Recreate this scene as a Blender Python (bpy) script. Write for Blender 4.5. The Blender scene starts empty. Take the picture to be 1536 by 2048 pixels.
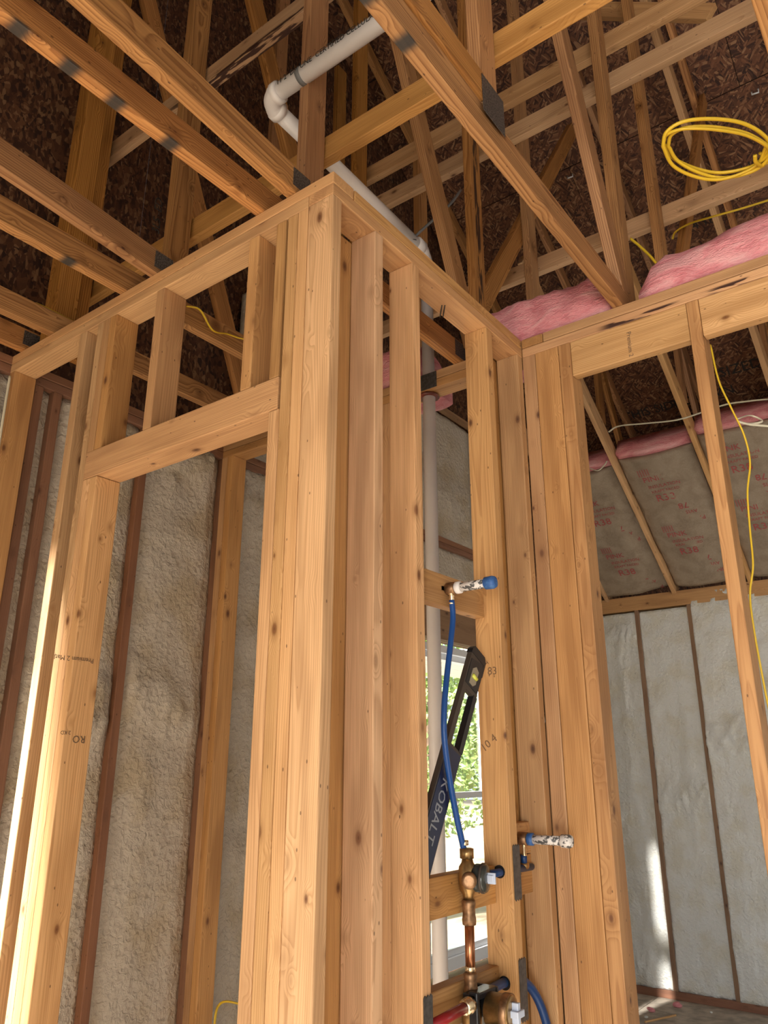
import bpy, bmesh, math, random
from mathutils import Vector, Matrix, noise
random.seed(7)
S = bpy.context.scene
COL = S.collection
LIFT = 0.28            # everything is written with the floor at -0.28 and lifted at the end
R = math.radians
# ------------------------------------------------------------------ camera
PITCH = math.atan(511 / 1537.0); HEAD = R(36.85); EYE = Vector((0, 0, 1.52))
cd = bpy.data.cameras.new('camera'); cam = bpy.data.objects.new('camera', cd); COL.objects.link(cam)
cd.sensor_fit = 'HORIZONTAL'; cd.sensor_width = 36.0; cd.lens = 36.0 * 1537 / 1536; cd.clip_start = 0.02; cd.clip_end = 300
cam.location = (0, 0, EYE.z + LIFT); cam.rotation_euler = (R(90) + PITCH, 0, HEAD - R(90))
S.camera = cam
# ------------------------------------------------------------------ world, sun, added fill lamps, exposure
w = bpy.data.worlds.new('sky'); S.world = w; w.use_nodes = True
bgn = w.node_tree.nodes['Background']
bgn.inputs[0].default_value = (0.80, 0.90, 1.0, 1); bgn.inputs[1].default_value = 1.4
sd = bpy.data.lights.new('sun', 'SUN'); sd.energy = 36.0; sd.angle = R(3.2); sd.color = (1.0, 0.96, 0.90)
sun = bpy.data.objects.new('sun', sd); COL.objects.link(sun)
sun.rotation_euler = Vector((0.88, -0.118, -0.425)).to_track_quat('-Z', 'Y').to_euler()
def fill_lamp(name, loc, look, sx, sy, power, color):
    l = bpy.data.lights.new(name, 'AREA'); l.shape = 'RECTANGLE'; l.size = sx; l.size_y = sy; l.energy = power; l.color = color
    o = bpy.data.objects.new(name, l); COL.objects.link(o); o.location = (loc[0], loc[1], loc[2] + LIFT)
    o.rotation_euler = Vector(look).to_track_quat('-Z', 'Y').to_euler()
fill_lamp('added_fill_door', (-.98, 1.2, 0.72), (1, 0, 0), 2.0, 2.0, 12, (1.0, 0.96, 0.90))  # added fill inside the made-up door opening, brightens the corner post
fill_lamp('added_fill_front', (-3.95, -1.35, 0.85), (1, 0.12, 0), 2.1, 2.1, 300, (0.98, 0.98, 1.0))  # added fill at the unseen far opening, lifts stud faces and end wall
fill_lamp('added_fill_side', (5.9, -3.95, 0.9), (0.1, 1, 0), 1.8, 1.9, 28, (0.78, 0.90, 1.0))  # added cool fill that brings out relief on the far foam
S.view_settings.view_transform = 'Standard'; S.view_settings.look = 'None'
S.cycles.max_bounces = 5; S.cycles.diffuse_bounces = 3; S.cycles.glossy_bounces = 2; S.cycles.transmission_bounces = 2; S.cycles.caustics_reflective = False; S.cycles.caustics_refractive = False
S.view_settings.exposure = -0.17; S.view_settings.gamma = 1.0; S.view_settings.use_curve_mapping = False

# ------------------------------------------------------------------ helpers
fw = Vector((math.cos(HEAD), math.sin(HEAD), 0)); rt = Vector((math.sin(HEAD), -math.cos(HEAD), 0))
def ray(px, py):
    u = (px - 768) / 1537.0; v = (1024 - py) / 1537.0; c, s = math.cos(PITCH), math.sin(PITCH)
    return rt * u + fw * (c - v * s) + Vector((0, 0, 1)) * (v * c + s)
def onx(px, py, x): r = ray(px, py); return EYE + r * (x / r.x)
def ony(px, py, y): r = ray(px, py); return EYE + r * (y / r.y)
def onz(px, py, z): r = ray(px, py); return EYE + r * ((z - EYE.z) / r.z)

def link(o, parent=None):
    COL.objects.link(o)
    if parent is not None:
        o.parent = parent
        p = parent; off = Vector((0, 0, 0))
        while p is not None: off += p.location; p = p.parent
        o.location = o.location - off
    return o
def thing(name, loc, label, cat=None, group=None, kind=None):
    o = bpy.data.objects.new(name, None); o.location = loc; o.empty_display_size = 0.05; COL.objects.link(o)
    return tag(o, label, cat, group, kind)
def tag(o, label, cat=None, group=None, kind=None):
    o['label'] = label
    if cat: o['category'] = cat
    if group: o['group'] = group
    if kind: o['kind'] = kind
    return o
def meshobj(name, bm, mat, parent=None, loc=(0, 0, 0), rot=None, smooth=False):
    me = bpy.data.meshes.new(name); bm.to_mesh(me); bm.free()
    if smooth:
        for p in me.polygons: p.use_smooth = True
    if mat: me.materials.append(mat)
    o = bpy.data.objects.new(name, me)
    if rot is not None: o.rotation_mode = 'QUATERNION'; o.rotation_quaternion = rot
    o.location = loc
    return link(o, parent)
def beam(name, p0, p1, wz, ty, mat, parent=None, side=(0, 1, 0), bev=0.003, cut=None):
    """board from p0 to p1: local X is the grain, local Y (thickness ty) along side, local Z width wz"""
    p0 = Vector(p0); p1 = Vector(p1); d = p1 - p0; L = d.length; X = d.normalized()
    Y = Vector(side); Y = (Y - X * Y.dot(X)).normalized(); Z = X.cross(Y)
    bm = bmesh.new(); bmesh.ops.create_cube(bm, size=1.0)
    bmesh.ops.scale(bm, vec=(L, ty, wz), verts=bm.verts)
    if bev: bmesh.ops.bevel(bm, geom=bm.edges[:] , offset=min(bev, ty * .3, wz * .3), segments=2, profile=0.5, affect='EDGES')
    M = Matrix((X, Y, Z)).transposed()
    return meshobj(name, bm, mat, parent, (p0 + p1) / 2, M.to_quaternion())
def box(name, x0, x1, y0, y1, z0, z1, mat, parent=None, bev=0.003):
    d = (x1 - x0, y1 - y0, z1 - z0); a = d.index(max(d)); r = [i for i in range(3) if i != a]
    c = Vector(((x0 + x1) / 2, (y0 + y1) / 2, (z0 + z1) / 2)); e = Vector((0, 0, 0)); e[a] = d[a] / 2
    s = Vector((0, 0, 0)); s[r[0]] = 1
    return beam(name, c - e, c + e, d[r[1]], d[r[0]], mat, parent, s, bev)
def smooth_path(pts, n=8):
    P = [Vector(p) for p in pts]; P = [P[0] * 2 - P[1]] + P + [P[-1] * 2 - P[-2]]; out = []
    for i in range(1, len(P) - 2):
        for k in range(n):
            t = k / n; a, b, c, d = P[i - 1], P[i], P[i + 1], P[i + 2]
            out.append(0.5 * ((2 * b) + (c - a) * t + (2 * a - 5 * b + 4 * c - d) * t * t + (3 * b - a - 3 * c + d) * t ** 3))
    return out + [P[-2]]
def tube(name, pts, r, mat, parent=None, seg=12, smooth=True, path=None, flat=1.0, loop=False):
    P = path or [Vector(p) for p in pts]; bm = bmesh.new(); rings = []; up = None
    org = P[0].copy()
    for i, p in enumerate(P):
        if loop: d = P[(i + 1) % len(P)] - P[i - 1]
        else: d = (P[min(i + 1, len(P) - 1)] - P[max(i - 1, 0)])
        d = d.normalized()
        if up is None:
            up = d.cross(Vector((0, 0, 1)));
            if up.length < .1: up = d.cross(Vector((0, 1, 0)))
        up = (up - d * up.dot(d)).normalized(); v = d.cross(up); rr = r[i] if isinstance(r, (list, tuple)) else r
        rings.append([bm.verts.new(p - org + up * rr * math.cos(2 * math.pi * k / seg) + v * rr * flat * math.sin(2 * math.pi * k / seg)) for k in range(seg)])
    m = len(rings)
    for i in range(m if loop else m - 1):
        a, b = rings[i], rings[(i + 1) % m]
        for k in range(seg): bm.faces.new((a[k], a[(k + 1) % seg], b[(k + 1) % seg], b[k]))
    if not loop: bm.faces.new(rings[0][::-1]); bm.faces.new(rings[-1])
    bmesh.ops.recalc_face_normals(bm, faces=bm.faces[:])
    return meshobj(name, bm, mat, parent, org, None, smooth)
def lathe(name, prof, org, axis, mat, parent=None, seg=20, smooth=False):
    """prof: (height along axis, radius)"""
    bm = bmesh.new(); rings = []
    for h, r in prof: rings.append([bm.verts.new((r * math.cos(2 * math.pi * k / seg), r * math.sin(2 * math.pi * k / seg), h)) for k in range(seg)])
    for a, b in zip(rings, rings[1:]):
        for k in range(seg):
            f = bm.faces.new((a[k], a[(k + 1) % seg], b[(k + 1) % seg], b[k])); f.smooth = True
    bm.faces.new(rings[0][::-1]); bm.faces.new(rings[-1])
    bmesh.ops.recalc_face_normals(bm, faces=bm.faces[:])
    q = Vector(axis).normalized().to_track_quat('Z', 'Y')
    return meshobj(name, bm, mat, parent, org, q)
def text(name, s, size, org, xdir, ydir, mat, parent=None, depth=0.0004, align='LEFT'):
    c = bpy.data.curves.new('txt', 'FONT'); c.body = s; c.size = size; c.extrude = depth; c.align_x = align; c.resolution_u = 2
    t = bpy.data.objects.new('txt', c); COL.objects.link(t)
    dg = bpy.context.evaluated_depsgraph_get(); me = bpy.data.meshes.new_from_object(t.evaluated_get(dg))
    bpy.data.objects.remove(t); me.name = name; me.materials.clear(); me.materials.append(mat)
    o = bpy.data.objects.new(name, me); X = Vector(xdir).normalized(); Y = Vector(ydir); Y = (Y - X * Y.dot(X)).normalized()
    o.rotation_mode = 'QUATERNION'; o.rotation_quaternion = Matrix((X, Y, X.cross(Y))).transposed().to_quaternion(); o.location = org
    return link(o, parent)
def sheet(name, org, U, V, nu, nv, lu, lv, hfun, mat, parent=None, thick=0.0, smooth=True):
    """bumpy slab: org + U*u + V*v + N*h(u,v), N = U x V; skirt down to -thick"""
    U = Vector(U).normalized(); V = Vector(V).normalized(); N = U.cross(V); bm = bmesh.new(); g = []
    for i in range(nu + 1):
        row = []
        for j in range(nv + 1):
            u = lu * i / nu; v = lv * j / nv
            row.append(bm.verts.new(U * u + V * v + N * hfun(u, v)))
        g.append(row)
    for i in range(nu):
        for j in range(nv): bm.faces.new((g[i][j], g[i + 1][j], g[i + 1][j + 1], g[i][j + 1]))
    if thick:
        rim = [g[i][0] for i in range(nu + 1)] + [g[nu][j] for j in range(1, nv + 1)] + [g[i][nv] for i in range(nu - 1, -1, -1)] + [g[0][j] for j in range(nv - 1, 0, -1)]
        low = []
        for q in rim:
            p = q.co.copy(); low.append(bm.verts.new(p - N * (p.dot(N) + thick)))
        n = len(rim)
        for k in range(n): bm.faces.new((rim[(k + 1) % n], rim[k], low[k], low[(k + 1) % n]))
        bm.faces.new(low[::-1])
    bmesh.ops.recalc_face_normals(bm, faces=bm.faces[:])
    return meshobj(name, bm, mat, parent, org, None, smooth)

# ------------------------------------------------------------------ materials
class NT:
    def __init__(self, name):
        self.m = bpy.data.materials.new(name); self.m.use_nodes = True; self.t = self.m.node_tree
        self.b = self.t.nodes['Principled BSDF']; self.b.inputs['Roughness'].default_value = .6
    def n(self, kind, **kw):
        nd = self.t.nodes.new(kind)
        for k, v in kw.items():
            if k.startswith('i_'):
                key = k[2:]; key = int(key) if key.isdigit() else key
                if hasattr(v, 'is_output'): self.t.links.new(v, nd.inputs[key])
                else: nd.inputs[key].default_value = v
            else: setattr(nd, k, v)
        return nd
    def math(self, op, a, b=0.0, c=None, clamp=False):
        nd = self.t.nodes.new('ShaderNodeMath'); nd.operation = op; nd.use_clamp = clamp
        for i, v in enumerate((a, b) if c is None else (a, b, c)):
            if hasattr(v, 'is_output'): self.t.links.new(v, nd.inputs[i])
            else: nd.inputs[i].default_value = v
        return nd.outputs[0]
    def vmath(self, op, a, b):
        nd = self.t.nodes.new('ShaderNodeVectorMath'); nd.operation = op
        for i, v in enumerate((a, b)):
            if hasattr(v, 'is_output'): self.t.links.new(v, nd.inputs[i])
            else: nd.inputs[i].default_value = v
        return nd.outputs[0]
    def ramp(self, fac, stops, mode='LINEAR'):
        nd = self.t.nodes.new('ShaderNodeValToRGB'); nd.color_ramp.interpolation = mode; e = nd.color_ramp.elements
        while len(e) < len(stops): e.new(.5)
        for k, (p, c) in enumerate(stops): e[k].position = p; e[k].color = (c[0], c[1], c[2], 1) if hasattr(c, '__len__') else (c, c, c, 1)
        self.t.links.new(fac, nd.inputs[0]); return nd.outputs[0]
    def mr(self, v, a, b, c=0.0, d=1.0, smooth=True):
        nd = self.t.nodes.new('ShaderNodeMapRange'); nd.interpolation_type = 'SMOOTHSTEP' if smooth else 'LINEAR'
        self.t.links.new(v, nd.inputs[0])
        for i, q in enumerate((a, b, c, d)): nd.inputs[i + 1].default_value = q
        return nd.outputs[0]
    def mix(self, f, a, b, mode='MIX'):
        nd = self.t.nodes.new('ShaderNodeMix'); nd.data_type = 'RGBA'; nd.blend_type = mode
        for s, v in ((nd.inputs[0], f), (nd.inputs[6], a), (nd.inputs[7], b)):
            if hasattr(v, 'is_output'): self.t.links.new(v, s)
            elif hasattr(v, '__len__'): s.default_value = (v[0], v[1], v[2], 1)
            else: s.default_value = v
        return nd.outputs[2]
    def out(self, color=None, rough=None, bump=None, bs=.3, bd=.002):
        if color is not None:
            if hasattr(color, 'is_output'): self.t.links.new(color, self.b.inputs['Base Color'])
            else: self.b.inputs['Base Color'].default_value = (*color, 1)
        if rough is not None: self.b.inputs['Roughness'].default_value = rough
        if bump is not None:
            nd = self.n('ShaderNodeBump', i_Strength=bs, i_Distance=bd, i_Height=bump); self.t.links.new(nd.outputs[0], self.b.inputs['Normal'])
        return self.m
def wood(name, light, dark, knotc, contrast=.55, ring=0.0055, knots=.15, vary=.16, dark_bands=None, bark=None, streak=.5):
    k = NT(name); oc = k.n('ShaderNodeTexCoord').outputs['Object']; rnd = k.n('ShaderNodeObjectInfo').outputs['Random']
    r_b = k.math('FRACT', k.math('MULTIPLY', rnd, 7.3)); r_c = k.math('FRACT', k.math('MULTIPLY', rnd, 3.7))
    off = k.n('ShaderNodeCombineXYZ', i_X=k.math('MULTIPLY', rnd, 37.0), i_Y=k.math('MULTIPLY', r_b, 19.0), i_Z=k.math('MULTIPLY', r_c, 11.0)).outputs[0]
    P = k.vmath('ADD', oc, off)
    vo = k.n('ShaderNodeTexVoronoi', i_Vector=k.vmath('MULTIPLY', P, (7.0, 13.0, 13.0)), i_Scale=1.0, i_Randomness=1.0)
    krnd = k.n('ShaderNodeSeparateColor', i_Color=vo.outputs['Color']).outputs[0]; vo = k.math('DIVIDE', vo.outputs['Distance'], k.math('MULTIPLY_ADD', krnd, .75, .35))
    nlow = k.n('ShaderNodeTexNoise', i_Vector=k.vmath('MULTIPLY', P, (1.2, 8.0, 8.0)), i_Scale=1.0, i_Detail=1.0).outputs[0]
    sx = k.n('ShaderNodeSeparateXYZ', i_Vector=oc)
    yy = k.math('ADD', sx.outputs[1], k.math('MULTIPLY_ADD', r_b, .06, .012)); zz = k.math('ADD', sx.outputs[2], k.math('MULTIPLY_ADD', r_c, .16, -.08))
    rad = k.math('SQRT', k.math('ADD', k.math('MULTIPLY', yy, yy), k.math('MULTIPLY', zz, zz)))
    warp = k.mr(vo, .55, .05, 0, .017)
    r2 = k.math('ADD', k.math('ADD', rad, k.math('MULTIPLY', nlow, .042)), warp)
    fr = k.math('FRACT', k.math('DIVIDE', r2, ring))
    rg = k.math('MULTIPLY', k.math('POWER', fr, 1.8), k.mr(fr, 1.0, .88, 0, 1))
    fib = k.n('ShaderNodeTexNoise', i_Vector=k.vmath('MULTIPLY', P, (4.0, 170.0, 170.0)), i_Scale=1.0, i_Detail=2.0).outputs[0]
    big = k.n('ShaderNodeTexNoise', i_Vector=k.vmath('MULTIPLY', P, (2.2, 16.0, 16.0)), i_Scale=1.0, i_Detail=2.0).outputs[0]
    f = k.math('ADD', k.math('MULTIPLY', rg, contrast), k.math('MULTIPLY_ADD', fib, 1.1, -.50), clamp=True)
    c = k.mix(f, light, dark)
    c = k.mix(k.mr(big, .42, .68, 0, streak), c, tuple(q * .78 for q in dark), 'MIX')
    halo = k.mr(vo, .30, .08, 0, .55); c = k.mix(halo, c, tuple(q * .72 for q in dark))
    kn = k.mr(vo, knots, knots * .5, 0, .9); c = k.mix(kn, c, tuple(q * 1.7 for q in knotc)); c = k.mix(k.mr(vo, knots * .45, knots * .3, 0, .8), c, knotc)
    sp = k.n('ShaderNodeTexVoronoi', i_Vector=k.vmath('MULTIPLY', P, (15.0, 30.0, 30.0)), i_Scale=1.0).outputs['Distance']
    c = k.mix(k.mr(sp, .075, .05, 0, .7), c, tuple(q * .6 for q in knotc))
    hs = k.n('ShaderNodeHueSaturation', i_Hue=k.math('MULTIPLY_ADD', r_b, .006, .4935), i_Saturation=k.math('MULTIPLY_ADD', r_c, .18, .92), i_Value=k.math('MULTIPLY_ADD', rnd, vary * 2, 1 - vary), i_Color=c).outputs[0]
    if dark_bands:     # soft dark bands across the lower edge of a chord, at these places along the board
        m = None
        for a in dark_bands:
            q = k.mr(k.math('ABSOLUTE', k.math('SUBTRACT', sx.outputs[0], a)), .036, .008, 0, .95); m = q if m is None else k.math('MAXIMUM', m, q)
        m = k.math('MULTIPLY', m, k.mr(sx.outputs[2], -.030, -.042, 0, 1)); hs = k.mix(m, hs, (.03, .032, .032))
    if bark:
        q = k.n('ShaderNodeTexNoise', i_Vector=k.vmath('MULTIPLY', P, (7., 60., 60.)), i_Scale=1.0, i_Detail=3.0).outputs[0]
        bz, bw, xs_ = bark
        q = k.math('MULTIPLY', k.mr(q, .46, .52), k.mr(k.math('ABSOLUTE', k.math('SUBTRACT', sx.outputs[2], bz)), bw, bw * .5)); m = None
        for a, b in xs_:
            w_ = k.mr(k.math('ABSOLUTE', k.math('SUBTRACT', sx.outputs[0], (a + b) / 2)), (b - a) / 2, (b - a) / 2 * .6); m = w_ if m is None else k.math('MAXIMUM', m, w_)
        hs = k.mix(k.math('MULTIPLY', q, m), hs, (.05, .018, .010))
    return k.out(hs, .60, fib, .25, .0012)
STUD = wood('spruce_stud', (.63, .36, .142), (.37, .172, .054), (.10, .042, .016), contrast=.65)
STUD2 = wood('spruce_stud_pale', (.70, .44, .222), (.43, .228, .090), (.12, .052, .02), contrast=.7)
_sy = dict(contrast=1.0, ring=.0075, knots=.07, streak=.35)
SYP = wood('southern_pine', (.56, .29, .10), (.24, .095, .025), (.07, .024, .010), **_sy)
SYPK = [wood('southern_pine_banded', (.56, .29, .10), (.24, .095, .025), (.07, .024, .010), dark_bands=i, **_sy) for i in
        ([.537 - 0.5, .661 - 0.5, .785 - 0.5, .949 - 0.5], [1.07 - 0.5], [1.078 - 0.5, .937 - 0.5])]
BARK = wood('southern_pine_bark', (.56, .29, .10), (.25, .10, .028), (.07, .024, .010), bark=(0.0, .026, [(-3, 3)]), **_sy)
WANE = wood('spruce_plate_with_wane', (.63, .36, .142), (.37, .172, .054), (.10, .042, .016), contrast=.65, bark=(.009, .013, [(1.96, 2.28), (1.55, 1.92)]))
BARKB = wood('pale_brace_with_bark', (.70, .44, .222), (.43, .228, .090), (.12, .052, .02), bark=(.036, .02, [(-.6, .9)]))
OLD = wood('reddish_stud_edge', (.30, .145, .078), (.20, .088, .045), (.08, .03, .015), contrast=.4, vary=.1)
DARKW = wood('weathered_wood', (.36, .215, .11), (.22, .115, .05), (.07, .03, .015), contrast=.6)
def plain(name, c, rough=.5, metal=0.0, noise_scale=0, noise_amt=.2, bump=0.0, **kw):
    k = NT(name); k.b.inputs['Metallic'].default_value = metal
    if noise_scale:
        oc = k.n('ShaderNodeTexCoord').outputs['Object']
        nz = k.n('ShaderNodeTexNoise', i_Vector=oc, i_Scale=noise_scale, i_Detail=4.0).outputs[0]
        f = k.mr(nz, .3, .7, 1 - noise_amt, 1 + noise_amt * .4)
        cc = k.mix(1.0, c, k.n('ShaderNodeCombineXYZ', i_X=f, i_Y=f, i_Z=f).outputs[0], 'MULTIPLY')
        return k.out(cc, rough, nz if bump else None, bump, .003)
    return k.out(c, rough)
def foam_mat(name, a, b):
    k = NT(name); oc = k.n('ShaderNodeTexCoord').outputs['Object']
    n1 = k.n('ShaderNodeTexNoise', i_Vector=oc, i_Scale=5.0, i_Detail=5.0).outputs[0]
    n2 = k.n('ShaderNodeTexNoise', i_Vector=oc, i_Scale=48.0, i_Detail=2.0, i_Distortion=1.0).outputs[0]
    n3 = k.n('ShaderNodeTexVoronoi', i_Vector=oc, i_Scale=38.0).outputs['Distance']
    c = k.mix(k.mr(n1, .42, .68), a, b)
    c = k.mix(k.mr(n2, .68, .80, 0, .5), c, tuple(q * .55 for q in b))
    return k.out(c, .85, k.math('ADD', n2, k.math('MULTIPLY', n3, .6)), .9, .010)
FOAM = foam_mat('spray_foam', (.58, .51, .42), (.50, .41, .29))
FOAMW = foam_mat('spray_foam_white', (.80, .81, .77), (.74, .72, .62))
def osb_mat(name, tint=1.0):
    k = NT(name); oc = k.n('ShaderNodeTexCoord').outputs['Object']; rnd = k.n('ShaderNodeObjectInfo').outputs['Random']
    P = k.vmath('ADD', oc, k.n('ShaderNodeCombineXYZ', i_X=k.math('MULTIPLY', rnd, 13.), i_Y=k.math('MULTIPLY', rnd, 29.), i_Z=0.).outputs[0])
    nz = k.n('ShaderNodeTexNoise', i_Vector=P, i_Scale=4.0, i_Detail=0.0).outputs['Color']
    P2 = k.vmath('ADD', P, k.vmath('MULTIPLY', k.vmath('SUBTRACT', nz, (.5, .5, .5)), (.05, .05, .05)))
    cols = []
    for ang, sc in ((.5, 1.0), (-.9, 1.1), (1.5, .9)):
        rot = k.n('ShaderNodeVectorRotate', rotation_type='Z_AXIS', i_Vector=P2, i_Angle=ang).outputs[0]
        v = k.n('ShaderNodeTexVoronoi', i_Vector=k.vmath('MULTIPLY', rot, (14 * sc, 95 * sc, 30.)), i_Scale=1.0)
        cols.append(k.n('ShaderNodeSeparateColor', i_Color=v.outputs['Color']).outputs[0])
    sel = k.n('ShaderNodeTexNoise', i_Vector=P, i_Scale=17.0, i_Detail=2.0).outputs[0]
    m = k.mix(k.mr(sel, .44, .48), cols[0], cols[1]); m = k.mix(k.mr(sel, .55, .59), m, cols[2])
    c = k.ramp(m, [(0, (.05 * tint, .016 * tint, .008 * tint)), (.35, (.155 * tint, .055 * tint, .024 * tint)), (.75, (.30 * tint, .12 * tint, .052 * tint)), (1, (.54 * tint, .29 * tint, .14 * tint))])
    return k.out(c, .7)
OSB = osb_mat('osb_roof_deck', .68); OSBG = osb_mat('osb_gable', .48); OSBF = plain('dusty_plywood', (.56, .48, .385), .85, 0, 9, .35)
def batt_mat(name):
    k = NT(name); oc = k.n('ShaderNodeTexCoord').outputs['Object']
    n1 = k.n('ShaderNodeTexNoise', i_Vector=k.vmath('MULTIPLY', oc, (6, 5, 16)), i_Scale=1.0, i_Detail=5.0, i_Distortion=1.2).outputs[0]
    n2 = k.n('ShaderNodeTexNoise', i_Vector=k.vmath('MULTIPLY', oc, (60, 40, 130)), i_Scale=1.0, i_Detail=5.0, i_Distortion=1.0).outputs[0]
    c = k.ramp(n1, [(.25, (.58, .13, .155)), (.5, (.82, .30, .32)), (.75, (.90, .52, .51))])
    c = k.mix(k.mr(n2, .35, .7, 0, .35), c, (.90, .50, .50))
    return k.out(c, .95, k.math('ADD', n1, n2), .8, .012)
PINK = batt_mat('pink_fibreglass')
def paper_mat():
    k = NT('kraft_paper'); oc = k.n('ShaderNodeTexCoord').outputs['Object']
    n1 = k.n('ShaderNodeTexNoise', i_Vector=oc, i_Scale=9.0, i_Detail=4.0, i_Distortion=.5).outputs[0]
    n2 = k.n('ShaderNodeTexNoise', i_Vector=oc, i_Scale=55.0, i_Detail=3.0, i_Distortion=1.5).outputs[0]
    c = k.mix(k.mr(n1, .35, .7), (.36, .285, .205), (.28, .215, .15)); c = k.mix(k.mr(n2, .45, .65, 0, .3), c, (.44, .36, .27))
    return k.out(c, .7, k.math('ADD', n1, n2), .5, .006)
PAPER = paper_mat()
PVC = plain('white_pvc', (.92, .88, .86), .35, 0, 3, .08)
GREY = plain('grey_band', (.17, .17, .17), .5)
STEEL = plain('galvanised_steel', (.105, .098, .092), .5, .55, 90, .35)
PLATE = plain('truss_plate_steel', (.16, .15, .145), .5, .7, 220, .6, .4)
BRASS = plain('brass', (.47, .30, .13), .32, .9, 40, .35)
BRONZE = plain('cast_bronze', (.33, .19, .10), .45, .8, 60, .45)
COPPER = plain('copper', (.50, .22, .11), .28, .95, 25, .3)
BLUE = plain('blue_pex', (.010, .075, .30), .35)
RED = plain('red_pex', (.30, .015, .02), .35)
BLUEPL = plain('blue_plastic', (.03, .13, .38), .45, 0, 60, .4)
BLACK = plain('black_plastic', (.010, .011, .014), .32)
DKGREY = plain('dark_grey_metal', (.075, .06, .05), .45, .3)
DKBLUE = plain('dark_blue_pex', (.008, .048, .17), .35)
NAVY = plain('navy_paint', (.010, .016, .055), .35)
CLEAR = plain('smoky_cover', (.045, .05, .045), .12)
STEMW = plain('pale_blue_plastic', (.62, .70, .86), .4)
SOLDER = plain('bright_solder', (.85, .70, .48), .2, .95)
WHITE = plain('white_vinyl', (.82, .84, .86), .4)
CABLEY = plain('yellow_cable', (.78, .52, .03), .42)
CABLEW = plain('pale_cable', (.72, .66, .50), .45)
INK = plain('black_ink', (.03, .028, .025), .8)
INKG = plain('grey_ink', (.16, .10, .06), .9)
PENCIL = plain('pencil', (.20, .11, .055), .9)
REDINK = plain('red_ink', (.42, .09, .085), .8)
LETTER = plain('grey_lettering', (.30, .32, .36), .6)
def splatter(name, a, b):
    k = NT(name); oc = k.n('ShaderNodeTexCoord').outputs['Object']
    n1 = k.n('ShaderNodeTexNoise', i_Vector=oc, i_Scale=70.0, i_Detail=3.0).outputs[0]
    return k.out(k.mix(k.mr(n1, .50, .54), a, b), .5)
SPLAT = splatter('overspray_grey', (.78, .74, .70), (.10, .10, .10)); SPLATB = splatter('overspray_blue', (.035, .12, .36), (.06, .17, .42))
GOO = plain('red_sealant', (.16, .035, .02), .4, 0, 40, .5)
def glass_mat():
    k = NT('window_glass'); g = k.n('ShaderNodeBsdfGlossy', i_Roughness=.02); t = k.n('ShaderNodeBsdfTransparent')
    m = k.n('ShaderNodeMixShader', i_0=.07, i_1=t.outputs[0], i_2=g.outputs[0])
    k.t.links.new(m.outputs[0], k.t.nodes['Material Output'].inputs[0]); return k.m
GLASS = glass_mat()
LEAF = plain('leaves', (.34, .50, .16), .6, 0, 6, .5); BARKT = plain('tree_bark', (.12, .08, .05), .9)
SOIL = plain('sandy_soil', (.52, .40, .26), .95, 0, 1.2, .3); CONC = plain('porch_concrete', (.55, .58, .60), .8)
NAIL = plain('nail_steel', (.07, .06, .055), .4, .8)

BARKT_ = plain('sky_block_dark', (.02, .015, .012), .9)  # plain dark colour of the added light-blocking sheet
# ------------------------------------------------------------------ the setting
ZT = 3.07; ZP = 2.994; FL = -0.28
XA, YP, XC, YD, XE = 1.278, 1.130, 2.380, 2.80, 7.20
def plank_bumps(seed, amp, big, ridge=None):
    o = Vector((seed * 3.1, seed * 7.7, seed))
    def f(u, v):
        e = noise.noise(Vector((u * 2.1, v * 2.1, 0)) + o) * big + noise.noise(Vector((u * 9, v * 9, 3)) + o) * amp + noise.noise(Vector((u * 26, v * 26, 5)) + o) * amp * .75
        t = noise.noise(Vector((u * 1.1, v * 2.6, 9)) + o)
        if t > .12: e += (t - .12) * .085 * (.6 + 1.6 * abs(noise.noise(Vector((u * 15, v * 15, 1)) + o)))     # dribbled lumps
        if ridge:
            uc = ridge + .05 * noise.noise(Vector((v * 1.7, 2, 2)) + o); g = math.exp(-((u - uc) / .05) ** 2) * max(0, noise.noise(Vector((v * 1.1, 5, 1)) + o) + .35)
            e += g * (.012 + .05 * abs(noise.noise(Vector((u * 22, v * 16, 6)) + o)))
        return e
    return f
# floor
floor = thing('floor', (0, 0, FL), 'dusty plywood subfloor of the unfinished room', kind='structure')
for i in range(-2, 6):
    for j in range(-2, 4):
        x0 = i * 1.6 - 1.2; y0 = j * 1.22 - 1.1 + .0
        if x0 < -6 or y0 > 2.9 or x0 > 7.2: continue
        box('floor_panel', x0 + .002, min(x0 + 1.598, 7.3), y0 + .002, min(y0 + 1.218, 2.95), FL - .02, FL, OSBF, floor, bev=0)
box('floor_panel', -4.2, 7.3, -4.2, -3.55, FL - .02, FL, OSBF, floor, bev=0)

# wall_left : the framed doorway wall with the header
A = thing('wall_left', (XA, 2.0, FL), 'stud wall on the left with a framed door opening and flat header', kind='structure')
xa0, xa1 = XA, XA + .089
box('top_plate', xa0, xa1, YP, 2.80, ZP + .039, ZT, STUD, A)
box('top_plate', xa0, xa1, 1.2205, 2.80, ZP, ZP + .037, STUD, A)
for i, (y0, y1) in enumerate(((1.2205, 1.2575), (1.259, 1.296))):
    box('stud', xa0, xa1, y0, y1, FL + .04, ZP, STUD2, A)
box('trimmer_stud', xa0, xa1, 1.2975, 1.3355, FL, 2.402, STUD2, A)
box('cripple_stud', xa0, xa1, 1.3045, 1.3405, 2.498, ZP, STUD, A)
box('header', xa0 - .001, xa1, 1.3035, 2.175, 2.403, 2.497, STUD, A)
box('stud', xa0, xa1, 2.1765, 2.2085, FL, ZP, STUD2, A)
for y0, y1 in ((2.1, 2.1365), (2.138, 2.175)):
    box('trimmer_stud', xa0, xa1, y0, y1, FL, 2.402, STUD2, A); box('cripple_stud', xa0, xa1, y0, y1, 2.498, ZP, STUD, A)
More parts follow.
